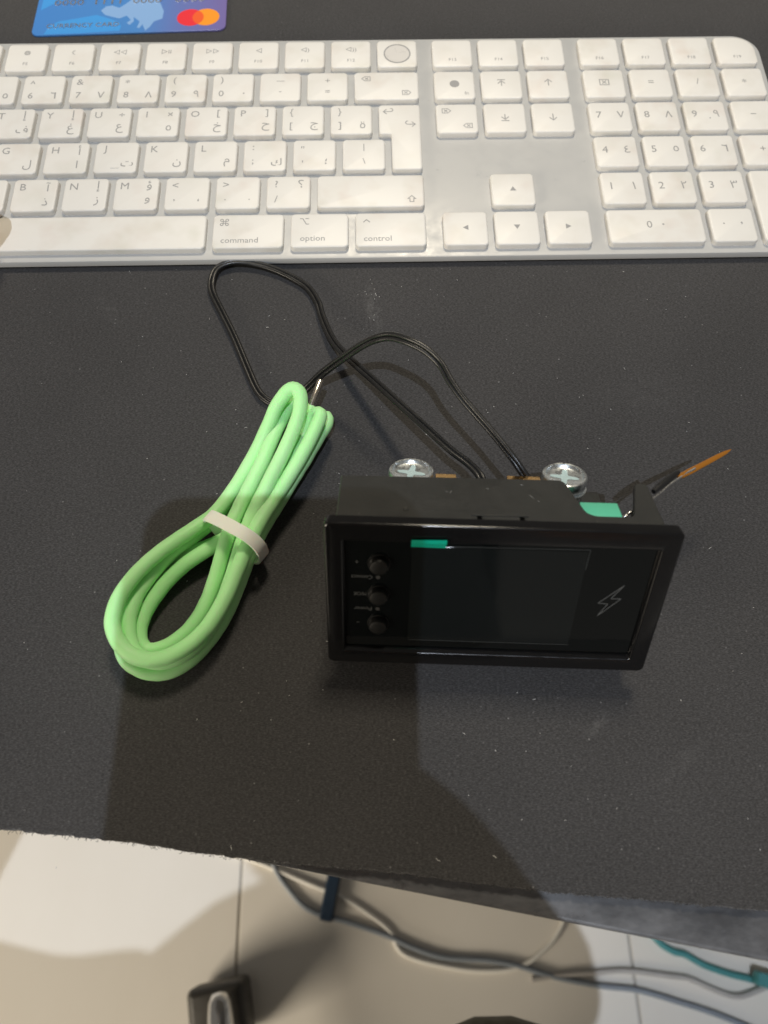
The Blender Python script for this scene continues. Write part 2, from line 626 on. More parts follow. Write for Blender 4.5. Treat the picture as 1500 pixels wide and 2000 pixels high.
part('sensor', cyl((0, 0), 4.95, -0.02, 0.05, 40), m_plastic('sensor_grey', (0.62, 0.60, 0.57), 0.3), tid)
NAV = 14.5 + GAP
NUM = NAV + 3 + GAP
for k in range(3):
    put(NAV + k, FR, leg=[('F%d' % (13 + k), 2.3, 0, -3.8)])
for k in range(4):
    put(NUM + k, FR, leg=[('F%d' % (16 + k), 2.3, 0, -3.8)], corner=1 if k == 3 else None)
# row 4: digits
shift = '§±!@£$%^&*()'
dig = [('§', '±'), ('1', '!'), ('2', '@'), ('3', '#'), ('4', '$'), ('5', '%'), ('6', '^'), ('7', '&'), ('8', '*'), ('9', '('), ('0', ')')]
ar = {'1': '١', '2': '٢', '3': '٣', '4': '٤', '5': '٥', '6': '٦', '7': '٧', '8': '٨', '9': '٩', '0': '٠'}
for k, (a, b) in enumerate(dig):
    put(k, 4, leg=quad(b, a, None, ar.get(a)))
put(11, 4, leg=[('—', 3.2, 0, 3.2), ('-', 4.0, 0, -2.8)])
put(12, 4, leg=[('+', 4.0, 0, 3.2), ('=', 4.0, 0, -2.8)])
put(13, 4, 1.5, leg=[('⌫', 3.6, -8.3, 4.0), ('⌦', 3.6, 8.0, -4.0)])
# row 3
put(0, 3, 1.5, leg=[('⇥', 4, -8, 4)])
r3 = [('Q', 'ض', 'َ'), ('W', 'ص', None), ('E', 'ث', None), ('R', 'ق', None), ('T', 'ف', 'إ'), ('Y', 'غ', 'إ'), ('U', 'ع', '÷'), ('I', 'ه', '×'), ('O', 'خ', '['), ('P', 'ح', ']')]
for k, (a, b, c) in enumerate(r3):
    put(1.5 + k, 3, leg=quad(a, None, c if c and c != 'َ' else None, b))
put(11.5, 3, leg=quad('{', '[', None, 'ج'))
put(12.5, 3, leg=quad('}', ']', None, 'ة'))
# return key: L-shaped, spanning rows 3 and 2
xr = 14.5 * PX - (PX - KW) / 2
xl = 13.5 * PX + (PX - KW) / 2
xl2 = 13.75 * PX + (PX - KW) / 2
yt = 4 * PY - (PY - KH) / 2
ym = 3 * PY + (PY - KH) / 2
yb = 2 * PY + (PY - KH) / 2
def lshape(ins, r=1.6):
    c = [(xl2 + ins, yb + ins, 0), (xr - ins, yb + ins, 0), (xr - ins, yt - ins, 0), (xl + ins, yt - ins, 0), (xl + ins, ym + ins, 0), (xl2 + ins, ym + ins, 1)]
    cx, cy = (xl + xr) / 2, (yb + yt) / 2
    out = []
    n = len(c)
    for i in range(n):
        p0, p1, p2 = V(c[i - 1][:2]), V(c[i][:2]), V(c[(i + 1) % n][:2])
        d0, d1 = (p0 - p1).normalized(), (p2 - p1).normalized()
        q = max(r - ins, 0.2) if not c[i][2] else 0.6 + ins * 0.4
        for k in range(6):
            a = k / 5
            s0, s1 = p1 + d0 * q, p1 + d1 * q
            b = s0.lerp(p1, a).lerp(p1.lerp(s1, a), a)
            out.append((b.x - cx, b.y - cy))
    return out
Lr = [[(x, y, h) for x, y in lshape(ins)] for h, ins in [(-2.5, 0.0), (-0.75, 0.0), (-0.32, 0.1), (-0.08, 0.32), (0.0, 0.7)]]
lme = mesh('key', *loft(Lr))
lme.materials.append(M_KEY)
shade(lme, 60)
ret = link('key', lme, None, kb)
ret.location = ((xl + xr) / 2 * MM, (yb + yt) / 2 * MM, 0)
part('legend', join(T('↩', 4.4, -4.5, 13.4), T('↪', 4.4, 4.2, 6.5)), M_LEG, ret, None)
# row 2
put(0, 2, 1.75, leg=[('⇪', 4, -10, 4)])
r2 = [('A', 'ش', None), ('S', 'س', None), ('D', 'ي', None), ('F', 'ب', None), ('G', 'ل', None), ('H', 'ا', 'أ'), ('J', 'ت', None), ('K', 'ن', None), ('L', 'م', None)]
for k, (a, b, c) in enumerate(r2):
    ko = put(1.75 + k, 2, leg=quad(a, None, c, b))
    if a in 'FJ':
        part('home_bar', bbox(-1.6, -5.6, -0.05, 1.6, -5.1, 0.25, 0.08), M_KEY, ko)
put(10.75, 2, leg=quad(':', ';', None, 'ك'))
put(11.75, 2, leg=quad('"', "'", None, '؛'))
put(12.75, 2, leg=[('|', 4.0, 0, 3.5), ('\\', 4.0, 0, -3.4)])
# row 1
put(0, 1, 1.25, leg=[('⇧', 4, -5, -4)])
put(1.25, 1, leg=quad('~', '`'))
r1 = [('Z', 'ئ', None), ('X', 'ء', None), ('C', 'ؤ', None), ('V', 'ر', None), ('B', 'ذ', 'آ'), ('N', 'ز', 'إ'), ('M', 'و', 'ؤ')]
for k, (a, b, c) in enumerate(r1):
    put(2.25 + k, 1, leg=quad(a, None, c, b))
put(9.25, 1, leg=quad('<', ',', None, '،'))
put(10.25, 1, leg=quad('>', '.', None, '.'))
put(11.25, 1, leg=quad('?', '/', '؟', None))
put(12.25, 1, 2.25, leg=[('⇧', 4.2, 15.3, -4.0)])
# row 0
put(0, 0, 1.5, leg=[('control', 3.0, -4, -4)])
put(1.5, 0, 1.25, leg=[('option', 3.0, -3, -4)])
put(2.75, 0, 1.5, leg=[('command', 3.0, -3, -4)])
put(4.25, 0, 6)
put(10.25, 0, 1.5, leg=[('⌘', 4.3, -8.9, 4.1), ('command', 3.5, -3.1, -4.2)])
put(11.75, 0, 1.25, leg=[('⌥', 4.0, -5.6, 4.1), ('option', 3.5, -2.6, -4.2)])
put(13.0, 0, 1.5, leg=[('⌃', 4.6, -8.9, 4.0), ('control', 3.5, -4.9, -4.2)])
# navigation cluster
put(NAV, 4, leg=[('●', 5.2, 0, 0.6), ('fn', 2.4, 4.6, -4.6)])
put(NAV + 1, 4, leg=[('⤒', 5.0, 0, 1)])
put(NAV + 2, 4, leg=[('↑', 5.0, 0, 1)])
put(NAV, 3, leg=[('⌦', 3.6, -4.0, 4.0), ('⌫', 3.6, 4.0, -4.0)])
put(NAV + 1, 3, leg=[('⤓', 5.0, 0, 0)])
put(NAV + 2, 3, leg=[('↓', 5.0, 0, 0)])
put(NAV + 1, 1, leg=[('▲', 2.6, 0, 0.3)])
put(NAV, 0, leg=[('◀', 2.6, 0, 0.3)])
put(NAV + 1, 0, leg=[('▼', 2.6, 0, 0.3)])
put(NAV + 2, 0, leg=[('▶', 2.6, 0, 0.3)])
# numeric pad
put(NUM, 4, leg=[('⌧', 4.6, 0, 0.6)])
for k, s in ((1, '='), (2, '/'), (3, '*')):
    put(NUM + k, 4, leg=[(s, 4.6, 0, 0.6)])
for r, row in ((3, '789'), (2, '456'), (1, '123')):
    for k, s in enumerate(row):
        lg = [(s, L + 0.2, -4.4, 1.0), (ar[s], (L + 0.2) * 1.1, 4.2, 1.0)]
        if s == '9':
            lg.append(('.', 5, 1.4, -1.4))
        put(NUM + k, r, leg=lg)
put(NUM + 3, 3, leg=[('−', 4.6, 0, 0.6)])
put(NUM + 3, 2, leg=[('+', 4.6, 0, 0.6)])
put(NUM + 3, 0, 1, 2, leg=[('⌤', 4.2, 0, -12)])
put(NUM, 0, 2, leg=[('0', 4.6, -2.3, 0.6), ('٠', 5.5, 2.8, 0.6)])
put(NUM + 2, 0, leg=[('.', 5.4, -3.2, 0.6), (',', 5.4, 3.4, 0.6)])

# ================================================================== bank card
card = empty('bank_card', (-148.4, 132.7, 0.02))
card.rotation_euler = (0, 0, math.atan2(3.0, 85.5))
tag(card, 'blue bank card with red and orange circles behind the keyboard', 'card')
def m_card():
    m = new_mat('card_blue', (0.05, 0.22, 0.6), 0.3, 0, 0.5)
    t = NT(m)
    sx = t.n('ShaderNodeSeparateXYZ')
    t.l(t.co.outputs['Object'], sx.inputs[0])
    mr = t.n('ShaderNodeMapRange')
    mr.inputs['From Max'].default_value = 0.0856
    t.l(sx.outputs['X'], mr.inputs['Value'])
    t.l(t.ramp(mr.outputs['Result'], [(0.0, (0.06, 0.23, 0.60)), (0.55, (0.07, 0.24, 0.58)), (0.75, (0.13, 0.18, 0.46)), (1.0, (0.18, 0.14, 0.37))]), t.p.inputs['Base Color'])
    return m
M_CARD = m_card()
part('plastic', slab(0, 0, 85.6, 54, 3.2, [(0, 0.1), (0.1, 0), (0.66, 0), (0.76, 0.1)]), M_CARD, card)
M_MAP1 = new_mat('map_pale', (0.24, 0.42, 0.72), 0.3)
M_MAP2 = new_mat('map_blue', (0.06, 0.32, 0.75), 0.3)
def flat(poly, z):
    return [(x, y, z) for x, y in poly], [tuple(range(len(poly)))]
poly1 = [(29.0, 16.5), (31.2, 19.5), (33.8, 19.9), (37.2, 18.1), (40.1, 21.2), (43, 25), (48, 27), (54.4, 24.0), (57.4, 14.5), (57.1, 9.3), (53.5, 7.4), (51.8, 3.4), (50.1, 1.0), (48.5, 5.6), (47.4, 3.1), (46.2, 3.2), (47.1, 7.8), (44.2, 11.0), (44.5, 7.9), (42.8, 5.4), (41.4, 7.0), (43.1, 9.0), (40.9, 12.2), (37.9, 10.3), (34.6, 11.7), (31.2, 13.2)]
poly2 = [(5.5, 0.6), (7.2, 6.7), (11.2, 9.6), (19.3, 11.4), (27.4, 13.4), (32.1, 11.1), (38.1, 7.7), (39.1, 4.6), (38.7, 1.6), (21.8, 0.7)]
poly3 = [(2, 18), (9, 24), (16, 27), (24, 33), (33, 36), (30, 42), (12, 44), (2, 36)]
part('map_print', flat(poly1, 0.775), M_MAP1, card, None)
part('map_print', flat(poly2, 0.775), M_MAP2, card, None)
part('map_print', flat(poly3, 0.775), M_MAP2, card, None)
def disc(cx, cy, r, z):
    return flat([(cx + r * math.cos(2 * math.pi * k / 40), cy + r * math.sin(2 * math.pi * k / 40)) for k in range(40)], z)
part('logo_circle', disc(69.6, 9.4, 6.0, 0.785), new_mat('logo_red', (0.80, 0.035, 0.05), 0.3), card, None)
part('logo_circle', disc(76.6, 9.4, 6.0, 0.790), new_mat('logo_orange', (0.92, 0.32, 0.025), 0.3), card, None)
half = math.acos(3.5 / 6.0)
lens = [(69.6 + 6 * math.cos(half * (2 * k / 16 - 1)), 9.4 + 6 * math.sin(half * (2 * k / 16 - 1))) for k in range(17)]
lens += [(76.6 - 6 * math.cos(half * (2 * k / 16 - 1)), 9.4 - 6 * math.sin(half * (2 * k / 16 - 1))) for k in range(1, 16)]
part('logo_overlap', flat(lens, 0.795), new_mat('logo_mid', (0.85, 0.12, 0.03), 0.3), card, None)
M_EMB = m_metal('emboss_silver', (0.72, 0.76, 0.8), 0.3)
def emboss(s, size, x, y, w=None):
    t = text_mesh(s, size)
    xs = [v[0] for v in t[0]]
    k = (w / (max(xs) - min(xs))) if w else 1
    vs = [((v[0] - min(xs)) * k + x, v[1] + y, 1.05) for v in t[0]]
    me = mesh('embossed_text', vs, t[1])
    o = link('embossed_text', me, M_EMB, card)
    so = o.modifiers.new('thick', 'SOLIDIFY')
    so.thickness = 0.0003
    so.offset = -1
    return o
emboss('CURRENCY CARD', 4.2, 6.2, 4.6, 32)
emboss('0000', 5.8, 7.6, 20.8, 13.2)
emboss('1111', 5.8, 26, 20.8, 11.6)
emboss('0000', 5.8, 43, 20.8, 13)
emboss('0000', 5.8, 62, 20.8, 13.6)

# ================================================================== panel meter
DO = V((-13.49, -151.64, 9.8))
DE, DV, DB = V((0.9986, -0.05293, 0)), V((0.02551, 0.48132, 0.87617)), V((0.04638, 0.87495, -0.48199))
W, H, D = 85.0, 47.05, 25.2
dev = empty('panel_meter')
DM = Matrix(((DE.x, DB.x, DV.x, DO.x * MM), (DE.y, DB.y, DV.y, DO.y * MM), (DE.z, DB.z, DV.z, DO.z * MM), (0, 0, 0, 1)))
dev.matrix_world = DM
DMI = Matrix(((DE.x, DB.x, DV.x, DO.x), (DE.y, DB.y, DV.y, DO.y), (DE.z, DB.z, DV.z, DO.z), (0, 0, 0, 1))).inverted()
tag(dev, 'black panel meter upside down, leaning back beside the green cable', 'panel meter')
loc = lambda p: DMI @ V(p)          # world mm -> meter mm (x along, y into depth, z up the face)

# bezel frame
rg = []
def rr2(x0, z0, x1, z1, r, y):
    return [(a, y, b) for a, b in rrect(x0, z0, x1, z1, r, 6)]
rg.append(rr2(1.0, 1.0, W - 1.0, H - 1.0, 1.2, 3.2))
rg.append(rr2(0, 0, W, H, 1.8, 3.2))
for k in range(5):                                   # rounded outer edge
    a = math.radians(22.5 * k)
    q = 0.6 * (1 - math.cos(a))
    rg.append(rr2(q, q, W - q, H - q, 1.6 - q * 0.5, 0.6 * (1 - math.sin(a))))
for k in range(4):                                   # rounded lip of the window opening
    a = math.radians(20 * k)
    q = 0.6 * math.sin(a)
    rg.append(rr2(4.0 + q, 3.85 + q, W - 4.0 - q, H - 4.8 - q, 0.8 - q * 0.5, 0.6 * (1 - math.cos(a))))
rg.append(rr2(4.9, 5.16, W - 4.9, H - 5.6, 0.4, 1.7))
rg.append(rr2(4.9, 5.16, W - 4.9, H - 5.6, 0.4, 3.2))
part('bezel', loft(rg, False, False, True), M_BEZEL, dev, 40)
part('window_panel', slab(4.95, 5.2, W - 4.95, H - 5.65, 0.4, [(3.0, 0), (1.5, 0)], 'y'), M_GLASS, dev)
part('screen', slab(21.2, 8.2, 63.8, 39.6, 0.3, [(1.48, 0), (1.42, 0)], 'y'), M_LCD, dev)
# clear film outline left on the screen
def strip(p, q, w, y):
    p, q = V((p[0], 0, p[1])), V((q[0], 0, q[1]))
    d = (q - p).normalized()
    n = V((-d.z, 0, d.x)) * (w / 2)
    return [tuple(a + V((0, y, 0))) for a in (p - n, q - n, q + n, p + n)], [(0, 1, 2, 3)]
M_FILM = new_mat('film_edge', (0.05, 0.055, 0.055), 0.25)
part('film_edge', join(strip((30, 39.9), (64.1, 40.2), 0.14, 1.38), strip((64.1, 40.2), (63.9, 34), 0.12, 1.38), strip((21.4, 8.0), (63.8, 8.0), 0.14, 1.38)), M_FILM, dev, None)
# teal pull tab of the film folded over the frame
tabp = [(1.36, 39.6), (1.1, 40.6), (0.3, 41.2), (-0.35, 41.8), (-0.6, 42.6), (-0.5, 43.4)]
tv, tf = [], []
for k, (y, z) in enumerate(tabp):
    tl = 0.35 * (k / 5)
    tv += [(20.9, y, z - tl), (29.3, y - 0.1, z), (29.3, y - 0.25, z + 0.05), (20.9, y - 0.15, z - tl + 0.05)]
for k in range(5):
    a = k * 4
    for i in range(4):
        j = (i + 1) % 4
        tf.append((a + i, a + j, a + 4 + j, a + 4 + i))
tf += [(3, 2, 1, 0), (20, 21, 22, 23)]
part('pull_tab', (tv, tf), M_TEALTAB, dev, 50)
# buttons
for z in (33.9, 23.8, 13.6):
    b = part('button', loft([[(13.3 + r * math.cos(2 * math.pi * k / 16), y, z + r * math.sin(2 * math.pi * k / 16)) for k in range(16)] for y, r in ((1.6, 2.5), (0.3, 2.5), (-0.35, 2.2), (-0.55, 1.7))]), M_BTN, dev, 25)
    part('button_gap', loft([[(13.3 + r * math.cos(2 * math.pi * k / 24), y, z + r * math.sin(2 * math.pi * k / 24)) for k in range(24)] for y, r in ((1.49, 2.9), (1.44, 2.9), (1.40, 2.55))], False, False), M_BTN, b, 60)
M_LED = m_plastic('led_clear', (0.05, 0.05, 0.05), 0.3)
for z in (29.4, 18.7):
    part('indicator', cyl((13.1, z), 0.55, 1.5, 1.4, 16, 'y'), M_LED, dev)
def dev_text(s, size, x, z, w=None, y=1.43):
    t = centred(text_mesh(s, size))
    xs = [v[0] for v in t[0]]
    k = w / (max(xs) - min(xs)) if w else 1
    # upside-down print
    part('legend', ([(x - v[0] * k, y, z - v[1]) for v in t[0]], t[1]), M_PRINT, dev, None)
dev_text('+', 1.9, 7.8, 34.3)
dev_text('Connect', 1.7, 9.0, 29.4, 5.3)
dev_text('M/OK', 1.7, 8.5, 23.8, 3.3)
part('legend', bbox(10.7, 1.40, 23.5, 10.9, 1.46, 24.2, 0), M_PRINT, dev)
dev_text('Power', 1.7, 9.3, 18.7, 4.6)
dev_text('-', 2.2, 8.0, 13.8)
bolt = [(74.5, 29.3), (69.0, 23.1), (71.5, 22.9), (69.6, 18.7), (74.5, 24.8), (71.9, 24.7)]
part('bolt_outline', join(*[strip(bolt[i], bolt[(i + 1) % 6], 0.26, 1.43) for i in range(6)]), M_PRINT, dev, None)

# housing behind the bezel
HZ = H - 2.9
def prism(poly, z0, z1, bev=0.25):
    def inset(p, d):
        out = []
        n = len(p)
        for i in range(n):
            a, b, c = V(p[i - 1]), V(p[i]), V(p[(i + 1) % n])
            e1, e2 = (b - a).normalized(), (c - b).normalized()
            n1, n2 = V((-e1.y, e1.x)), V((-e2.y, e2.x))
            q = (n1 + n2)
            q = q / max(q.length_squared / 2, 0.3)
            out.append(b + q * d)
        return out
    r = [[(x, y, z0) for x, y in poly], [(x, y, z1 - bev) for x, y in poly], [(p.x, p.y, z1) for p in inset(poly, bev)]]
    return loft(r)
def fillet(poly, rad):
    out = []
    n = len(poly)
    for i in range(n):
        p0, p1, p2 = V(poly[i - 1]), V(poly[i]), V(poly[(i + 1) % n])
        d0, d1 = (p0 - p1), (p2 - p1)
        q = min(rad[i], d0.length * 0.49, d1.length * 0.49)
        if q <= 0.01:
            out.append(tuple(p1))
            continue
        s0, s1 = p1 + d0.normalized() * q, p1 + d1.normalized() * q
        for k in range(7):
            a = k / 6
            b = s0.lerp(p1, a).lerp(p1.lerp(s1, a), a)
            out.append((b.x, b.y))
    return out
plate = [(2.4, 3.1), (82.7, 3.1), (82.7, D), (79.5, D), (75.9, 10.1), (64.6, 10.1), (61.0, D + 0.6), (2.4, D)]
prad = [0, 0, 1.2, 1.2, 2.0, 3.0, 2.0, 0.6]
part('top_wall', prism(fillet(plate, prad), HZ - 1.8, HZ), M_BODY, dev, 30)
part('side_wall', bbox(2.4, 3.1, 3.0, 4.2, D, HZ - 1.7, 0.1), M_BODY, dev)
part('side_wall', bbox(80.6, 3.1, 3.0, 82.6, D - 0.3, HZ - 1.7, 0.1), M_BODY, dev)
part('bottom_wall', bbox(2.4, 3.1, 2.9, 82.7, D, 4.7, 0.2), M_BODY, dev)
part('back_wall', bbox(4.0, D - 1.8, 4.6, 61.0, D - 0.02, HZ - 1.75, 0.1), M_BODY, dev)
part('circuit_board', bbox(4.4, 6.6, 5.0, 80.4, 8.0, HZ - 2.2, 0), m_plastic('board_dark', (0.012, 0.03, 0.02), 0.4), dev)
part('inner_floor', bbox(61.2, 8.1, 22.0, 80.5, D - 0.6, 24.0, 0.1), M_BLACK, dev)
# snap-fit clip
M_SLIT_SHADE = new_mat('slit_shade', (0.001, 0.001, 0.001), 0.9, 0, 0.05)
clip = part('snap_clip', bbox(38.3, 5.6, HZ - 1.0, 47.0, 8.0, HZ + 0.45, 0.12), M_BODY, dev)
for x in (36.9, 47.4):
    part('clip_slot_shade', bbox(x, 5.3, HZ - 0.5, x + 1.2, 8.5, HZ + 0.03, 0), M_SLIT_SHADE, clip)  # solid black boxes, the shade inside the slits put into their colour
part('clip_rim', bbox(35.6, 8.5, HZ - 0.3, 49.6, 8.9, HZ + 0.3, 0.1), M_BODY, clip)
M_SCUFF = new_mat('scuff_grey', (0.22, 0.22, 0.21), 0.6)
part('ejector_mark', loft([[(19.5 + r * 0.8 * math.cos(a * math.pi / 8), 10.5 + r * math.sin(a * math.pi / 8), h) for a in range(16)] for h, r in ((HZ - 0.1, 0.95), (HZ + 0.12, 0.8), (HZ + 0.02, 0.45))]), M_BODY, dev, 70)
part('ejector_mark', loft([[(66 + r * math.cos(a * math.pi / 8), 7.1 + r * math.sin(a * math.pi / 8), h) for a in range(16)] for h, r in ((HZ - 0.1, 0.7), (HZ + 0.12, 0.6), (HZ + 0.02, 0.3))]), M_BODY, dev, 70)
sr = random.Random(21)
scf = []
for (x, y, L_, a) in ((31.0, 18.6, 1.3, 1.2), (51.5, 17.5, 2.2, -1.0), (40.5, 20.5, 0.7, 2.7), (30.0, 18.7, 0.35, 0), (49.6, 22.8, 0.9, -0.5), (53, 15.6, 0.5, -1), (27, 6.5, 0.5, 0.3), (8, 8, 0.4, 1)):
    P = [(x + math.cos(a) * t * L_, y + math.sin(a) * t * L_, HZ + 0.02) for t in (-0.5, 0, 0.5)]
    scf.append(tube(P, [0.03, 0.09, 0.04], 5))
part('scuff', join(*scf), M_SCUFF, dev, None)

# rear terminals
part('terminal_block', bbox(9.0, D, 13.5, 74.5, 37.5, 33.0, 0.5), M_BODY, dev)
for x0, x1, sx in ((19.0, 33.2, 21.0), (47.0, 57.2, 62.9)):
    pl_ = part('terminal_plate', bbox(x0, D + 0.4, 33.2, x1, 34.2, 36.9, 0.25), M_BRASS, dev)
    part('tab', bbox(27.6 if sx < 40 else 47.0, D + 0.5, 36.8, 33.2 if sx < 40 else 56.0, 31.6, 41.3, 0.25), M_BRASS, pl_)
    cx, cy = sx, 32.4
    R0 = 6.2
    prof = [(38.6, 3.0), (38.7, 6.3), (39.6, 6.4), (39.7, 5.1), (40.3, 5.2), (40.4, R0 - 0.3), (41.1, R0), (42.6, R0), (43.3, R0 - 0.2), (43.5, R0 - 0.55), (43.4, R0 - 0.95), (42.6, R0 - 1.3), (42.45, R0 - 1.5)]
    SD = 1.7
    # dished head: outer rim, shallow dish and a slightly raised middle
    rings = []
    for h, r in prof:
        rings.append([(cx + r * math.cos(2 * math.pi * k / 40), cy + r * math.sin(2 * math.pi * k / 40), h - SD) for k in range(40)])
    # cross recess
    def cross(s, h):
        out = []
        for k in range(40):
            a = 2 * math.pi * k / 40 + 0.2
            q = abs(math.cos(2 * a))
            r = s * (0.36 + 0.64 * q ** 4)
            out.append((cx + r * math.cos(a - 0.2), cy + r * math.sin(a - 0.2), h))
        return out
    rings += [cross(4.1, 42.45 - SD)]
    sc_o = part('terminal_screw', loft(rings), M_NICKEL, dev, 40)
    lockw = []
    for k in range(34):
        a = 2 * math.pi * k / 36
        lockw.append((cx + 5.4 * math.cos(a), cy + 5.4 * math.sin(a), 39.65 - SD + 0.02 * k))
    cp_ = cross(4.0, 42.5 - SD)
    part('cross_slot_glint', (cp_, [tuple(range(40))]), M_SLOT_GLINT, sc_o, None)
    part('nut', cyl((cx, cy), 5.2, 30.5, 36.85, 6 if cx < 40 else 24, bev=0.5), M_NICKEL, sc_o)
    part('spring_washer', tube(lockw, 0.55, 8), M_NICKEL, sc_o)

# green plug-in terminal in the notch
gt = part('green_connector', bbox(63.6, 10.6, 26, 73.2, 16.6, HZ - 0.5, 0.25), M_TERM, dev)
for x in (66, 70.8):
    part('wire_hole', cyl((x, 34), 1.2, 16.55, 16.65, 14, 'y'), M_BLACK, gt)

# black twin lead that leaves the back of the meter, loops and returns
WA = [[30.6, -106.5, 20.5], [30.3, -102.7, 22.0], [27.5, -97.7, 21.0], [22.3, -92.1, 20.0], [15.6, -83.1, 18.0], [7.8, -72.2, 15.0], [-0.5, -60.0, 11.0], [-8.6, -48.1, 7.0], [-13.7, -38.6, 4.0], [-17.4, -27.7, 2.5], [-19.2, -20.6, 2.0], [-22.9, -13.5, 1.6], [-29.3, -8.2, 1.6], [-37.4, -3.9, 1.8], [-45.5, -1.8, 2.2], [-51.7, -2.1, 2.4], [-56.1, -4.6, 2.0], [-57.6, -9.4, 1.6], [-57.0, -15.0, 1.5], [-53.0, -24.0, 1.5], [-48.0, -34.9, 1.5], [-43.0, -47.4, 1.5], [-39.2, -56.5, 1.5], [-36.2, -60.6, 1.5], [-32.4, -62.6, 1.4]]
WB = [[-26.8, -61.6, 1.6], [-22.5, -59.2, 4.0], [-16.2, -58.5, 12.0], [-9.5, -58.8, 20.0], [-3.2, -60.0, 28.0], [1.2, -61.5, 33.0], [5.5, -63.2, 36.0], [10.3, -66.6, 38.0], [15.1, -69.8, 38.0], [19.1, -73.8, 37.0], [21.7, -79.0, 36.0], [24.9, -84.2, 35.0], [28.8, -89.3, 34.0], [33.2, -95.1, 33.0], [37.6, -101.6, 32.0], [40.8, -105.9, 30.0], [43.4, -108.6, 27.5]]
P = catmull(WA + WB, 6)
nA = len(WA) * 6
def side(i):
    a, b = P[max(i - 1, 0)], P[min(i + 1, len(P) - 1)]
    t = (b - a).normalized()
    h = V((-t.y, t.x, 0))
    h = h.normalized() if h.length > 1e-4 else V((1, 0, 0))
    up = t.cross(h)
    # the flat lead rolls onto its edge along the arch
    k = min(max((i - nA) / 40.0, 0), 1)
    ang = k * math.radians(62) + 0.25 * math.sin(i * 0.09)
    return (h * math.cos(ang) + up * math.sin(ang)).normalized()
lead = empty('lead')
lead.parent = dev
for s in (-1, 1):
    Q = [loc(p + side(i) * s * 0.68 + V((0, 0, 0.1))) for i, p in enumerate(P)]
    part('core', tube(Q, 0.74, 8), M_WIRE, lead, 60)

# thermistor probe
probe = empty('temperature_probe')
probe.parent = dev
pw = [(62.5, -123.0, 35.0), (65.0, -121.6, 37.0), (70.3, -118.0, 35.0), (75.2, -114.3, 32.5), (79.5, -110.6, 31.2), (84.1, -107.4, 30.0), (88.0, -105.0, 29.4)]
for s in (-0.35, 0.35):
    part('wire', tube([loc(p + V((s, s * 0.8, s * 0.3))) for p in catmull(pw, 5)], 0.33, 7), M_TINNED, probe, 60)
sl = catmull([(74.6, -113.9, 32.9), (79.0, -110.2, 31.6), (83.4, -106.8, 30.4)], 4)
part('sleeve', tube([loc(p + V((-0.45, 0.45, 0.1))) for p in sl], [0.7, 0.8, 0.9, 0.95, 0.95, 0.95, 0.9, 0.85, 0.7], 10), M_WIRE, probe, 50)
tp0, tp1 = V((82.8, -107.9, 30.3)), V((101.5, -97.0, 26.0))
dirp = (tp1 - tp0).normalized()
TL_ = (tp1 - tp0).length
n1 = dirp.cross(V((0, 0, 1))).normalized()
n2 = n1.cross(dirp).normalized()
tipr = []
for t, wd, th in ((0, 0.5, 0.4), (0.07, 0.85, 0.5), (0.2, 0.9, 0.42), (0.45, 0.8, 0.36), (0.75, 0.72, 0.3), (0.9, 0.55, 0.2), (1.0, 0.1, 0.1)):
    c = tp0 + dirp * t * TL_
    tipr.append([tuple(loc(c + n1 * wd * math.cos(2 * math.pi * k / 12) + n2 * th * math.sin(2 * math.pi * k / 12))) for k in range(12)])
part('amber_tip', loft(tipr), M_AMBER, probe, 50)

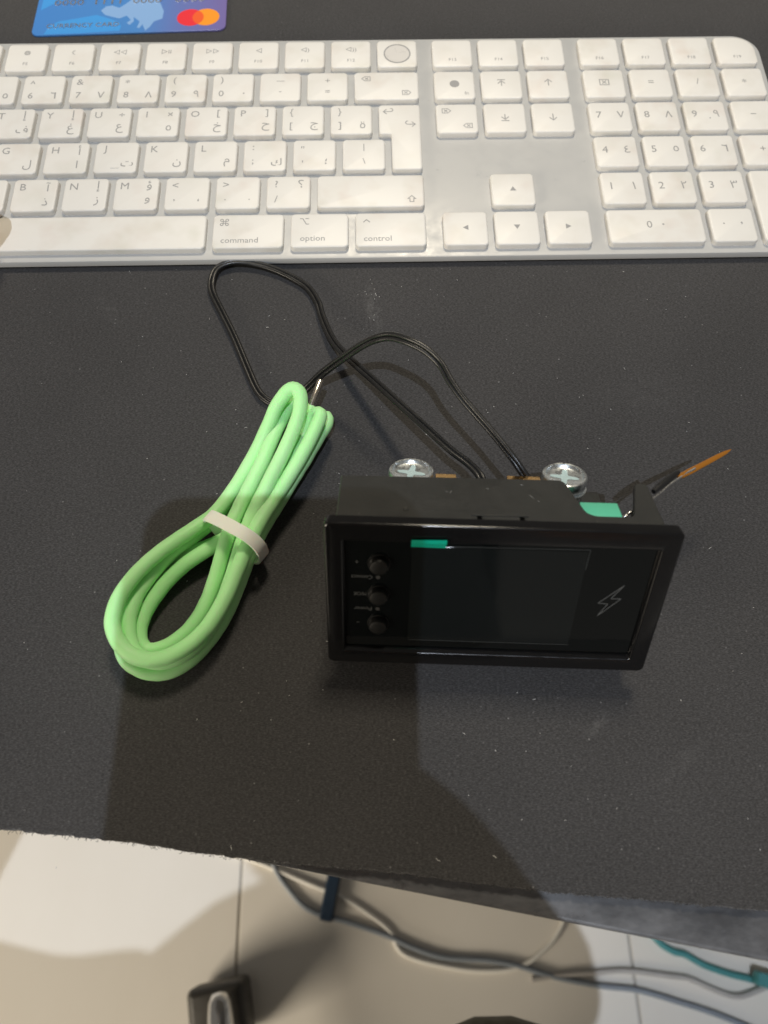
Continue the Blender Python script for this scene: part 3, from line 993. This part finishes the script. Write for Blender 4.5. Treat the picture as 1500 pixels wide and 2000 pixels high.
# ================================================================== green usb cable
CAB = [[-22.2,-75.6,6.5],[-22.6,-77.5,7.4],[-23.1,-79.5,8.2],[-23.6,-81.6,8.9],[-24.2,-83.6,9.4],[-24.9,-85.7,9.7],[-25.8,-87.7,9.6],[-26.7,-89.7,9.3],[-27.8,-91.6,8.9],[-28.9,-93.4,8.4],[-30.1,-95.2,8.0],[-31.4,-97.0,7.6],[-32.6,-98.7,7.2],[-33.9,-100.5,6.9],[-35.2,-102.3,6.7],[-36.5,-104.0,6.5],[-37.9,-105.8,6.4],[-39.3,-107.5,6.3],[-40.7,-109.1,6.1],[-42.3,-110.7,6.0],[-43.9,-112.2,5.9],[-45.6,-113.6,5.8],[-47.4,-114.8,5.7],[-49.3,-116.0,5.6],[-51.1,-117.2,5.5],[-53.0,-118.4,5.3],[-54.8,-119.7,5.2],[-56.5,-121.0,5.0],[-58.1,-122.5,4.8],[-59.7,-124.1,4.6],[-61.1,-125.7,4.4],[-62.5,-127.5,4.2],[-63.7,-129.3,4.0],[-64.9,-131.2,3.9],[-65.9,-133.1,3.7],[-66.8,-135.1,3.6],[-67.4,-137.2,3.4],[-67.8,-139.4,3.2],[-67.7,-141.6,3.0],[-67.1,-143.6,2.7],[-65.6,-145.2,2.3],[-63.5,-145.5,2.1],[-61.4,-145.0,2.0],[-59.3,-144.1,2.0],[-57.5,-142.9,2.0],[-55.8,-141.5,2.0],[-54.2,-140.0,2.1],[-52.8,-138.2,2.3],[-51.6,-136.4,2.5],[-50.5,-134.5,2.8],[-49.6,-132.5,3.2],[-48.7,-130.6,3.6],[-48.0,-128.6,4.2],[-47.3,-126.6,4.8],[-46.6,-124.6,5.5],[-46.0,-122.6,6.2],[-45.4,-120.6,6.9],[-44.8,-118.6,7.7],[-44.2,-116.6,8.4],[-43.6,-114.6,9.0],[-42.9,-112.5,9.5],[-42.2,-110.5,9.8],[-41.6,-108.4,10.0],[-40.8,-106.3,10.0],[-40.1,-104.2,10.0],[-39.3,-102.2,9.9],[-38.5,-100.1,9.9],[-37.7,-98.0,9.8],[-36.9,-96.0,9.8],[-36.1,-94.0,9.9],[-35.2,-91.9,9.9],[-34.4,-89.9,10.0],[-33.6,-87.8,10.2],[-32.9,-85.7,10.3],[-32.2,-83.6,10.3],[-31.5,-81.5,10.3],[-30.8,-79.4,10.3],[-30.1,-77.4,10.3],[-29.3,-75.3,10.4],[-28.5,-73.2,10.5],[-27.6,-71.2,10.8],[-26.7,-69.3,11.2],[-26.2,-67.2,11.5],[-27.8,-66.6,10.9],[-29.2,-67.9,9.9],[-30.4,-69.5,8.8],[-31.4,-71.2,7.9],[-32.4,-73.0,7.0],[-33.3,-74.9,6.3],[-34.2,-76.8,5.7],[-35.1,-78.7,5.1],[-36.1,-80.7,4.6],[-37.0,-82.6,4.2],[-38.0,-84.5,3.9],[-39.0,-86.5,3.6],[-40.0,-88.4,3.4],[-41.1,-90.4,3.2],[-42.1,-92.3,3.0],[-43.2,-94.2,3.0],[-44.2,-96.2,2.9],[-45.3,-98.1,2.9],[-46.3,-100.1,3.0],[-47.3,-102.0,3.0],[-48.4,-104.0,3.2],[-49.5,-105.8,3.4],[-50.9,-107.5,3.7],[-52.3,-109.2,4.2],[-53.8,-110.8,4.6],[-55.3,-112.3,5.1],[-56.8,-113.9,5.5],[-58.3,-115.4,5.9],[-59.8,-117.0,6.2],[-61.2,-118.7,6.4],[-62.6,-120.4,6.5],[-63.9,-122.2,6.6],[-65.1,-124.0,6.7],[-66.3,-125.9,6.8],[-67.3,-127.8,6.8],[-68.3,-129.8,6.9],[-69.0,-131.9,6.9],[-69.5,-134.0,7.0],[-69.9,-136.2,7.0],[-70.0,-138.4,6.9],[-69.8,-140.6,6.8],[-69.4,-142.8,6.7],[-68.6,-144.8,6.5],[-67.5,-146.7,6.3],[-65.8,-148.2,6.1],[-63.9,-149.2,5.9],[-61.8,-149.7,5.8],[-59.6,-149.8,5.8],[-57.4,-149.4,5.8],[-55.3,-148.6,5.9],[-53.4,-147.5,5.9],[-51.7,-146.2,6.0],[-50.1,-144.6,6.1],[-48.8,-142.9,6.2],[-47.6,-141.0,6.2],[-46.5,-139.1,6.3],[-45.6,-137.1,6.3],[-44.8,-135.0,6.3],[-44.0,-133.0,6.3],[-43.3,-130.9,6.4],[-42.7,-128.8,6.5],[-42.1,-126.6,6.6],[-41.5,-124.5,6.8],[-41.0,-122.4,7.0],[-40.5,-120.3,7.3],[-40.0,-118.1,7.7],[-39.4,-116.1,8.1],[-38.8,-114.0,8.6],[-38.1,-112.0,9.1],[-37.2,-110.0,9.7],[-36.4,-108.1,10.4],[-35.4,-106.3,11.1],[-34.5,-104.4,11.9],[-33.5,-102.5,12.5],[-32.5,-100.6,13.0],[-31.6,-98.7,13.5],[-30.7,-96.7,13.8],[-29.8,-94.7,14.0],[-28.9,-92.7,14.2],[-28.0,-90.7,14.5],[-27.1,-88.7,14.8],[-26.3,-86.7,15.1],[-25.4,-84.6,15.4],[-24.6,-82.6,15.8],[-23.9,-80.6,16.2],[-23.2,-78.6,16.7],[-22.6,-76.5,17.2],[-22.3,-74.4,17.8],[-22.2,-72.3,18.4],[-22.8,-70.3,19.1],[-24.5,-69.2,19.3],[-26.4,-69.8,18.5],[-27.9,-71.1,17.4],[-29.2,-72.4,16.3],[-30.4,-73.9,15.1],[-31.3,-75.5,13.9],[-32.2,-77.1,12.7],[-33.2,-78.7,11.6],[-34.2,-80.4,10.5],[-35.1,-82.1,9.6],[-36.1,-84.0,8.9],[-37.1,-85.9,8.3],[-38.1,-87.8,7.9],[-39.1,-89.7,7.6],[-40.1,-91.7,7.4],[-41.1,-93.7,7.2],[-42.1,-95.6,7.1],[-43.2,-97.5,7.0],[-44.3,-99.5,7.0],[-45.4,-101.4,7.1],[-46.5,-103.2,7.2],[-47.8,-105.1,7.4],[-49.1,-106.8,7.7],[-50.6,-108.3,8.1],[-52.2,-109.8,8.6],[-53.8,-111.3,9.0],[-55.3,-112.8,9.5],[-56.9,-114.2,9.9],[-58.5,-115.7,10.2],[-60.2,-117.2,10.5],[-61.8,-118.7,10.7],[-63.3,-120.2,10.8],[-64.9,-121.8,10.9],[-66.3,-123.5,11.0],[-67.7,-125.2,11.1],[-68.9,-127.0,11.2],[-70.1,-128.9,11.2],[-71.1,-130.8,11.3],[-72.0,-132.9,11.3],[-72.6,-135.0,11.3],[-72.9,-137.2,11.3],[-73.0,-139.4,11.2],[-72.6,-141.5,11.0],[-71.7,-143.6,10.8],[-70.6,-145.4,10.6],[-69.1,-147.1,10.4],[-67.4,-148.5,10.3],[-65.5,-149.5,10.1],[-63.4,-150.1,10.0],[-61.2,-150.3,10.0],[-59.0,-150.0,10.0],[-56.9,-149.4,10.1],[-54.9,-148.5,10.2],[-53.0,-147.4,10.3],[-51.2,-146.1,10.3],[-49.5,-144.6,10.4],[-48.1,-143.0,10.4],[-46.7,-141.3,10.4],[-45.6,-139.4,10.4],[-44.5,-137.4,10.4],[-43.6,-135.4,10.4],[-42.7,-133.4,10.4],[-41.9,-131.3,10.4],[-41.2,-129.3,10.4],[-40.5,-127.2,10.5],[-39.8,-125.1,10.6],[-39.0,-123.0,10.7],[-38.3,-121.0,10.9],[-37.5,-118.9,11.1],[-36.6,-116.9,11.2],[-35.8,-114.8,11.3],[-35.0,-112.8,11.4],[-34.1,-110.8,11.4],[-33.2,-108.8,11.3],[-32.2,-106.8,11.2],[-31.1,-104.9,11.1],[-30.1,-102.9,11.1],[-28.9,-101.0,11.3],[-27.8,-99.2,11.6],[-26.6,-97.3,11.9],[-25.5,-95.5,12.3],[-24.4,-93.6,12.6],[-23.3,-91.7,12.9],[-22.3,-89.8,13.1],[-21.3,-87.8,13.4],[-20.3,-85.8,13.6],[-19.4,-83.8,13.8],[-18.5,-81.8,14.1],[-17.7,-79.8,14.3],[-16.9,-77.8,14.5],[-16.6,-75.6,14.7],[-18.1,-75.0,13.7],[-19.4,-76.0,12.3],[-20.4,-77.4,10.9],[-21.3,-78.9,9.6],[-22.3,-80.5,8.5],[-23.4,-82.2,7.5],[-24.4,-83.9,6.5],[-25.4,-85.7,5.7],[-26.4,-87.4,4.8],[-27.4,-89.2,4.0],[-28.5,-91.0,3.4],[-29.6,-92.9,2.9],[-30.7,-94.8,2.5],[-31.8,-96.6,2.3],[-33.0,-98.5,2.2],[-34.3,-100.3,2.1],[-35.6,-102.1,2.1],[-37.0,-103.8,2.1],[-38.4,-105.5,2.1],[-40.0,-107.0,2.1],[-41.6,-108.5,2.0],[-43.3,-109.9,2.0],[-45.1,-111.1,2.0],[-47.1,-112.2,2.1],[-49.0,-113.2,2.1],[-51.0,-114.1,2.1],[-53.1,-114.9,2.2],[-55.2,-115.7,2.3],[-57.1,-116.7,2.4],[-59.0,-117.8,2.4],[-60.8,-119.1,2.4],[-62.5,-120.5,2.4],[-64.1,-122.0,2.5],[-65.6,-123.6,2.5],[-67.0,-125.4,2.6],[-68.2,-127.2,2.6],[-69.3,-129.1,2.7],[-70.3,-131.1,2.7],[-71.1,-133.1,2.7],[-71.8,-135.2,2.8],[-72.3,-137.4,2.8],[-72.7,-139.5,2.9],[-72.8,-141.7,2.9],[-72.5,-143.9,2.8],[-71.9,-146.0,2.7],[-70.8,-147.9,2.6],[-69.2,-149.5,2.4],[-67.3,-150.6,2.3],[-65.3,-151.5,2.1],[-63.2,-151.9,2.0],[-61.0,-152.0,2.0],[-58.8,-151.6,1.9],[-56.7,-150.8,1.9],[-54.8,-149.7,1.9],[-53.0,-148.4,2.0],[-51.4,-146.9,2.0],[-50.0,-145.3,2.0],[-48.6,-143.5,2.1],[-47.3,-141.7,2.1],[-46.2,-139.8,2.1],[-45.1,-137.9,2.1],[-44.2,-135.9,2.1],[-43.3,-133.9,2.1],[-42.5,-131.8,2.2],[-41.8,-129.7,2.2],[-41.1,-127.6,2.3],[-40.4,-125.5,2.3],[-39.8,-123.4,2.5],[-39.1,-121.3,2.6],[-38.5,-119.2,2.8],[-37.8,-117.2,3.1],[-37.0,-115.1,3.4],[-36.1,-113.1,3.7],[-35.1,-111.2,4.0],[-34.1,-109.2,4.3],[-33.0,-107.4,4.7],[-31.9,-105.5,5.2],[-30.7,-103.7,5.6],[-29.6,-101.9,6.1],[-28.4,-100.1,6.7],[-27.3,-98.3,7.2],[-26.2,-96.4,7.6],[-25.1,-94.5,7.9],[-24.0,-92.6,8.0],[-23.0,-90.6,8.1],[-21.9,-88.7,8.1],[-20.9,-86.7,8.1],[-20.0,-84.7,8.1],[-19.0,-82.8,8.1],[-18.0,-80.8,8.1],[-17.0,-78.8,8.2],[-15.9,-76.9,8.2],[-15.0,-74.9,8.3],[-15.1,-72.8,8.3],[-16.8,-72.9,7.3],[-18.1,-74.1,6.0],[-19.2,-75.7,4.9],[-20.1,-77.5,4.0],[-21.0,-79.3,3.3],[-22.0,-81.3,3.0],[-22.9,-83.3,2.9],[-23.8,-85.3,3.1],[-24.7,-87.3,3.5],[-25.5,-89.3,3.9],[-26.3,-91.3,4.5],[-27.0,-93.3,5.1]]
cab = empty('usb_cable', (-40, -115, 0))
tag(cab, 'pale green rubber cable coiled into a long bundle', 'cable')
off = V((-40, -115, 0))
cp = [V(p) - off for p in catmull(CAB, 3)]
part('cord', tube(cp, 2.22, 16), M_RUB, cab, 80)
# plug: metal shell and moulded body peeking out between the loops
p0, p1 = V((-14.6, -57.5, 14.5)) - off, V((-19.8, -70.0, 10.5)) - off
d = (p0 - p1).normalized()
s1 = d.cross(V((0.3, 0.2, 1))).normalized()
s2 = s1.cross(d).normalized()
def pill(c, hw, hh, n=20):
    out = []
    for k in range(n):
        a = 2 * math.pi * k / n
        ex = math.copysign(abs(math.cos(a)) ** 0.75, math.cos(a))
        ey = math.copysign(abs(math.sin(a)) ** 0.75, math.sin(a))
        out.append(tuple(c + s1 * ex * hh + s2 * ey * hw))
    return out
plug = part('plug_body', loft([pill(p1 - d * 9, 1.8, 1.5), pill(p1 - d * 8, 2.8, 1.9), pill(p1 - d * 0.6, 3.4, 2.1), pill(p1 - d * 0.1, 3.1, 1.8)]), M_RUB, cab, 50)
part('metal_shell', loft([pill(p1 - d * 0.4, 3.2, 1.2), pill(p1 + d * 8.2, 3.4, 1.25), pill(p1 + d * 8.6, 3.1, 1.05), pill(p1 + d * 8.4, 2.7, 0.8), pill(p1 + d * 5.0, 2.7, 0.8)]), m_metal('plug_steel', (0.72, 0.66, 0.58), 0.22), plug, 50)

# white strap round the bundle
c0 = V((-41.5, -113.5, 8.6))
ax = V((0.60, 0.80, 0.02)).normalized()          # along the bundle
la = V((0.815, -0.58, 0.0)).normalized()         # across
uu = V((0, 0, 1))
so, si = [], []
for k in range(48):
    a = 2 * math.pi * k / 48
    ex = math.copysign(abs(math.cos(a)) ** 0.8, math.cos(a))
    ey = math.copysign(abs(math.sin(a)) ** 0.8, math.sin(a))
    top_b = 1.0 + 0.05 * math.cos(3 * a)
    so.append(c0 + la * ex * 9.7 * top_b + uu * (ey * 8.0 + (1.2 * ex if ey > 0 else 0)))
rgs = []
for hw, th in ((-1.9, 0.0), (-1.9, 0.75), (1.9, 0.75), (1.9, 0.0)):
    ring = []
    for k in range(48):
        a = 2 * math.pi * k / 48
        n = (so[k] - c0).normalized()
        ring.append(tuple(so[k] + n * th + ax * (hw + 0.5 * math.sin(a * 2 + 0.5))))
    rgs.append(ring)
strap = part('cable_strap', loft(rgs, False, False, True), M_STRAP, None, 50)
tag(strap, 'white band wrapped round the middle of the green cable', 'strap')

# ================================================================== things on the floor
def floor_cord(name, pts, r, mat, label, wob=0.0):
    Pc = catmull([(x, y, FZ + r + 0.2) for x, y in pts], 6)
    o = part(name, tube(Pc, r, 10), mat, None, 80)
    return tag(o, label, 'cord')
M_DCORD = m_plastic('cord_dark', (0.24, 0.27, 0.31), 0.5)
M_WCORD = m_plastic('cord_white', (0.85, 0.83, 0.78), 0.5)
M_GCORD = m_plastic('cord_grey', (0.45, 0.43, 0.41), 0.5)
M_TCORD = m_plastic('cord_teal', (0.06, 0.26, 0.27), 0.5)
floor_cord('floor_cord', [[-150, -90], [-140, -150], [-122, -200], [-100, -229], [-82, -244], [-62, -251], [-36, -258], [7, -272], [30, -282], [66, -293], [114, -297], [147, -303], [185, -314], [232, -323], [273, -328], [313, -339], [352, -351], [390, -366], [427, -384], [480, -430]], 3.1, M_DCORD, 'long dark grey cord curving across the tiled floor')
floor_cord('floor_cord', [[-260, -150], [-146, -193], [-115, -205], [-80, -219], [-50, -230], [-21, -246], [7, -266], [24, -290], [80, -304], [125, -307], [153, -302], [177, -288], [193, -273], [204, -253], [215, -200]], 2.6, M_WCORD, 'thin white cord in a shallow loop on the floor')
floor_cord('floor_cord', [[160, -316], [197, -312], [225, -311], [265, -310], [312, -316], [331, -319], [357, -330], [378, -336], [398, -332], [420, -322], [450, -290]], 3.0, M_GCORD, 'thin grey cord on the floor at the right edge')
floor_cord('floor_cord', [[280, -240], [299, -278], [316, -292], [330, -296], [348, -306], [374, -315], [398, -321], [419, -329], [470, -345]], 3.6, M_TCORD, 'teal cord under the desk edge, far right on the floor')
tb = part('plug_connector', xf(slab(-16, -7, 16, 7, 4, [(0, 1), (2, 0), (11, 0), (14, 1.5)]), Matrix.Translation((412, -322, FZ + 7)) @ Matrix.Rotation(-0.3, 4, 'Z')), M_TCORD, None, 40)
tag(tb, 'teal connector block lying on the teal cord', 'connector')
M_NAVY = m_plastic('navy_plastic', (0.012, 0.03, 0.06), 0.45)
pb = part('cord_clip', xf(slab(-7.5, -26, 7.5, 26, 3, [(0, 1), (2, 0), (13, 0), (16, 2)]), Matrix.Translation((-57.5, -230, FZ + 0.3)) @ Matrix.Rotation(-0.2, 4, 'Z')), M_NAVY, None, 40)
tag(pb, 'dark navy clip on the floor where the cords cross', 'clip')

# ------------------------------------------------------------------ office chair (one chromed foot reaches into view)
M_CAST = m_plastic('caster_grey', (0.05, 0.046, 0.04), 0.5)
ch = empty('office_chair', (-110, -690, FZ))
tag(ch, 'office chair, chrome foot over a dark caster at the bottom edge', 'chair')
cc = V((-110, -690, FZ))
foot = V((-163, -312, 0))
a0 = math.atan2(foot.y - cc.y, foot.x - cc.x)
RL = (foot - V((cc.x, cc.y, 0))).length
for k in range(5):
    a = a0 + k * 2 * math.pi / 5
    dv = V((math.cos(a), math.sin(a), 0))
    Pl = [dv * t + V((0, 0, z)) for t, z in ((20, 105), (120, 100), (240, 88), (RL - 18, 76), (RL - 8, 74.5), (RL - 2, 73), (RL, 72))]
    lg = part('leg', tube(Pl, [20, 18, 15, 12.5, 11.6, 8.5, 2], 18), M_CHROME, ch, 60)
    cs = Matrix.Translation(dv * (RL - 24) + V((-dv.y, dv.x, 0)) * 8) @ Matrix.Rotation(a - math.pi / 2 + (0.04 if k == 0 else random.uniform(-1, 1)), 4, 'Z')
    cst = part('caster', xf(slab(-30, -27, 30, 30, 7, [(6, 3), (12, 0), (44, 0), (52, 3), (55, 8)]), cs), M_CAST, lg, 40)
part('column', cyl((0, 0), 26, 90, 330, 24), M_BLACK, ch)
part('seat', slab(-235, -225, 235, 215, 70, [(330, 30), (345, 0), (395, 0), (412, 20), (416, 60)], n=8), M_BLACK, ch, 50)
part('backrest', xf(slab(-210, 500, 210, 980, 70, [(-270, 20), (-250, 0), (-215, 0), (-205, 20)], 'y', n=8), Matrix.Identity(4)), M_BLACK, ch, 50)
part('back_bar', tube([(0, -180, 340), (0, -262, 350), (0, -275, 420), (0, -262, 560)], 18, 12), M_BLACK, ch, 50)

# ------------------------------------------------------------------ phone and the person holding it (their shadow lies on the desk)
UPV = -DN
BK = -FW
def ph(a, s, n):
    return CAM + RX * a + UPV * s + BK * n
phone = empty('smartphone', tuple(ph(-27.5, -66, 6)))
tag(phone, 'smartphone held above the mat, only its shadow in view', 'smartphone')
pm = Matrix(((RX.x, UPV.x, BK.x, 0), (RX.y, UPV.y, BK.y, 0), (RX.z, UPV.z, BK.z, 0), (0, 0, 0, 1)))
phone.rotation_euler = pm.to_euler()
part('body', slab(-38.5, -80, 38.5, 80, 11, [(-3.9, 0.8), (-3.2, 0), (3.2, 0), (3.9, 0.8)], n=8), m_plastic('phone_body', (0.03, 0.03, 0.035), 0.3), phone)
part('screen', slab(-36.5, -78, 36.5, 78, 9.5, [(3.9, 0), (4.05, 0)], n=8), M_GLASS, phone)

verts, radii, edges = [], [], []
def node(p, r, prev=None):
    verts.append(tuple(c * MM for c in p))
    radii.append(r * MM)
    i = len(verts) - 1
    if prev is not None:
        edges.append((prev, i))
    return i
def chain(pts, prev):
    for p, r in pts:
        prev = node(p, r, prev)
    return prev
pel = node((-40, -800, -245), 112)
ab = node((-40, -765, -90), 108, pel)
mid = node((-39, -700, 80), 112, ab)
chest = node((-38, -625, 215), 112, mid)
nk = node((-36, -570, 318), 56, chest)
hd0 = node((-34, -535, 372), 58, nk)
hd1 = node((-32, -500, 425), 84, hd0)
hd2 = node((-31, -492, 480), 86, hd1)
hd3 = node((-31, -505, 530), 62, hd2)
nose = node((-31, -408, 440), 11, hd1)
# right arm, hand and fingers closed round the phone
rs = node((98, -560, 272), 62, chest)
re = chain([((125, -560, 195), 50), ((146, -555, 50), 42), ((148, -540, 18), 39)], rs)
wr = chain([((118, -460, 80), 36), (tuple(ph(62, -164, 14)), 26)], re)
palm = chain([(tuple(ph(47, -127, 8)), 23), (tuple(ph(29, -101, 4)), 19)], wr)
for s, L0 in ((-79, 0.92), (-95, 1.0), (-111, 0.95), (-126, 0.8)):
    chain([(tuple(ph(20, s, -7)), 9), (tuple(ph(-4, s + 3, -13)), 8.5), (tuple(ph(-34 * L0, s + 5, -13)), 8), (tuple(ph(-58 * L0, s + 4, -9)), 7)], palm)
chain([(tuple(ph(30, -85, 14)), 11), (tuple(ph(18, -70, 18)), 9.5), (tuple(ph(0, -56, 18)), 8)], palm)
# left arm, hand resting at the keyboard just outside the frame
ls = node((-185, -625, 262), 62, chest)
le = chain([((-250, -605, 195), 48), ((-385, -525, 50), 38), ((-400, -500, 44), 37)], ls)
lw = chain([((-330, -320, 52), 36), ((-262, -205, 46), 27)], le)
lp = chain([((-235, -140, 40), 24), ((-208, -85, 36), 22)], lw)
for x0, x1, y1, r in ((-182, -168, 40, 8.5), (-199, -190, 55, 8.5), (-216, -214, 48, 8.2), (-231, -238, 30, 7.5)):
    chain([((x0, -40, 38), r + 1), ((x0 * 0.5 + x1 * 0.5, 2, 36), r), ((x1, y1 - 14, 25), r - 0.6), ((x1, y1, 17), r - 1.5)], lp)
chain([((-185, -58, 28), 12), ((-160, -26, 25), 10), ((-140, 0, 22), 9), ((-134.5, 12, 21), 8)], lp)
# legs
for hx, kx, ky, fx, fy in ((50, 63, -306, 90, -540), (-130, -120, -395, -60, -580)):
    h = node((hx, -790, -265), 92, pel)
    chain([((hx * 0.5 + kx * 0.5, -600, -255), 78), ((kx, ky, -262), 58), ((kx, ky - 25, -330), 56), ((fx, fy, -520), 48), ((fx, fy - 10, -665), 40), ((fx, fy + 60, -705), 36), ((fx + 4, fy + 120, -708), 32)], h)
pme = bpy.data.meshes.new('person_base')
pme.from_pydata(verts, edges, [])
po = bpy.data.objects.new('person_base', pme)
COL.objects.link(po)
sk = po.modifiers.new('skin', 'SKIN')
sk.use_smooth_shade = True
for i, r in enumerate(radii):
    pme.skin_vertices[0].data[i].radius = (r, r)
pme.skin_vertices[0].data[pel].use_root = True
ss = po.modifiers.new('sub', 'SUBSURF')
ss.levels = 2
ss.render_levels = 2
dg = bpy.context.evaluated_depsgraph_get()
body = bpy.data.meshes.new_from_object(po.evaluated_get(dg))
bpy.data.objects.remove(po)
body.name = 'person'
body.materials.clear()
M_SKIN = new_mat('skin', (0.50, 0.31, 0.21), 0.5, Subsurface_Weight=0.1, Subsurface_Scale=0.004)
M_SHIRT = m_plastic('shirt_cloth', (0.09, 0.095, 0.10), 0.9)
M_TROUS = m_plastic('olive_cloth', (0.060, 0.055, 0.032), 0.9)
for m in (M_SHIRT, M_TROUS, M_SKIN, M_BLACK):
    body.materials.append(m)
hc = ph(30, -120, 6) * MM
for p in body.polygons:
    c = p.center
    p.use_smooth = True
    i = 0
    if c.z < -0.20:
        i = 1
    if c.z < -0.66:
        i = 3
    if c.z > 0.335 or (c - hc).length < 0.115 or (c.y > -0.19 and c.x < -0.12):
        i = 2
    if c.x > 0.045 and c.y > -0.53 and -0.04 < c.z < 0.16:
        i = 2
    p.material_index = i
person = bpy.data.objects.new('person', body)
COL.objects.link(person)
tag(person, 'person seated at the desk, dark olive knee at the bottom edge', 'person')
# hair cap
hv, hf = [], []
for i in range(9):
    t = math.radians(8 + 82 * i / 8)
    for k in range(24):
        a = 2 * math.pi * k / 24
        r = 92 + 2 * math.sin(5 * a + i)
        hv.append((-31 + r * math.sin(t) * math.cos(a), -508 + r * 1.06 * math.sin(t) * math.sin(a) - 6 * i / 8, 468 + r * 1.08 * math.cos(t) + (26 * max(0, math.sin(a)) * i / 8)))
for i in range(8):
    for k in range(24):
        j = (k + 1) % 24
        hf.append((i * 24 + k, i * 24 + j, i * 24 + 24 + j, i * 24 + 24 + k))
hf.append(tuple(range(24)))
part('hair', (hv, hf), m_plastic('hair_dark', (0.015, 0.012, 0.01), 0.6), person, 60)
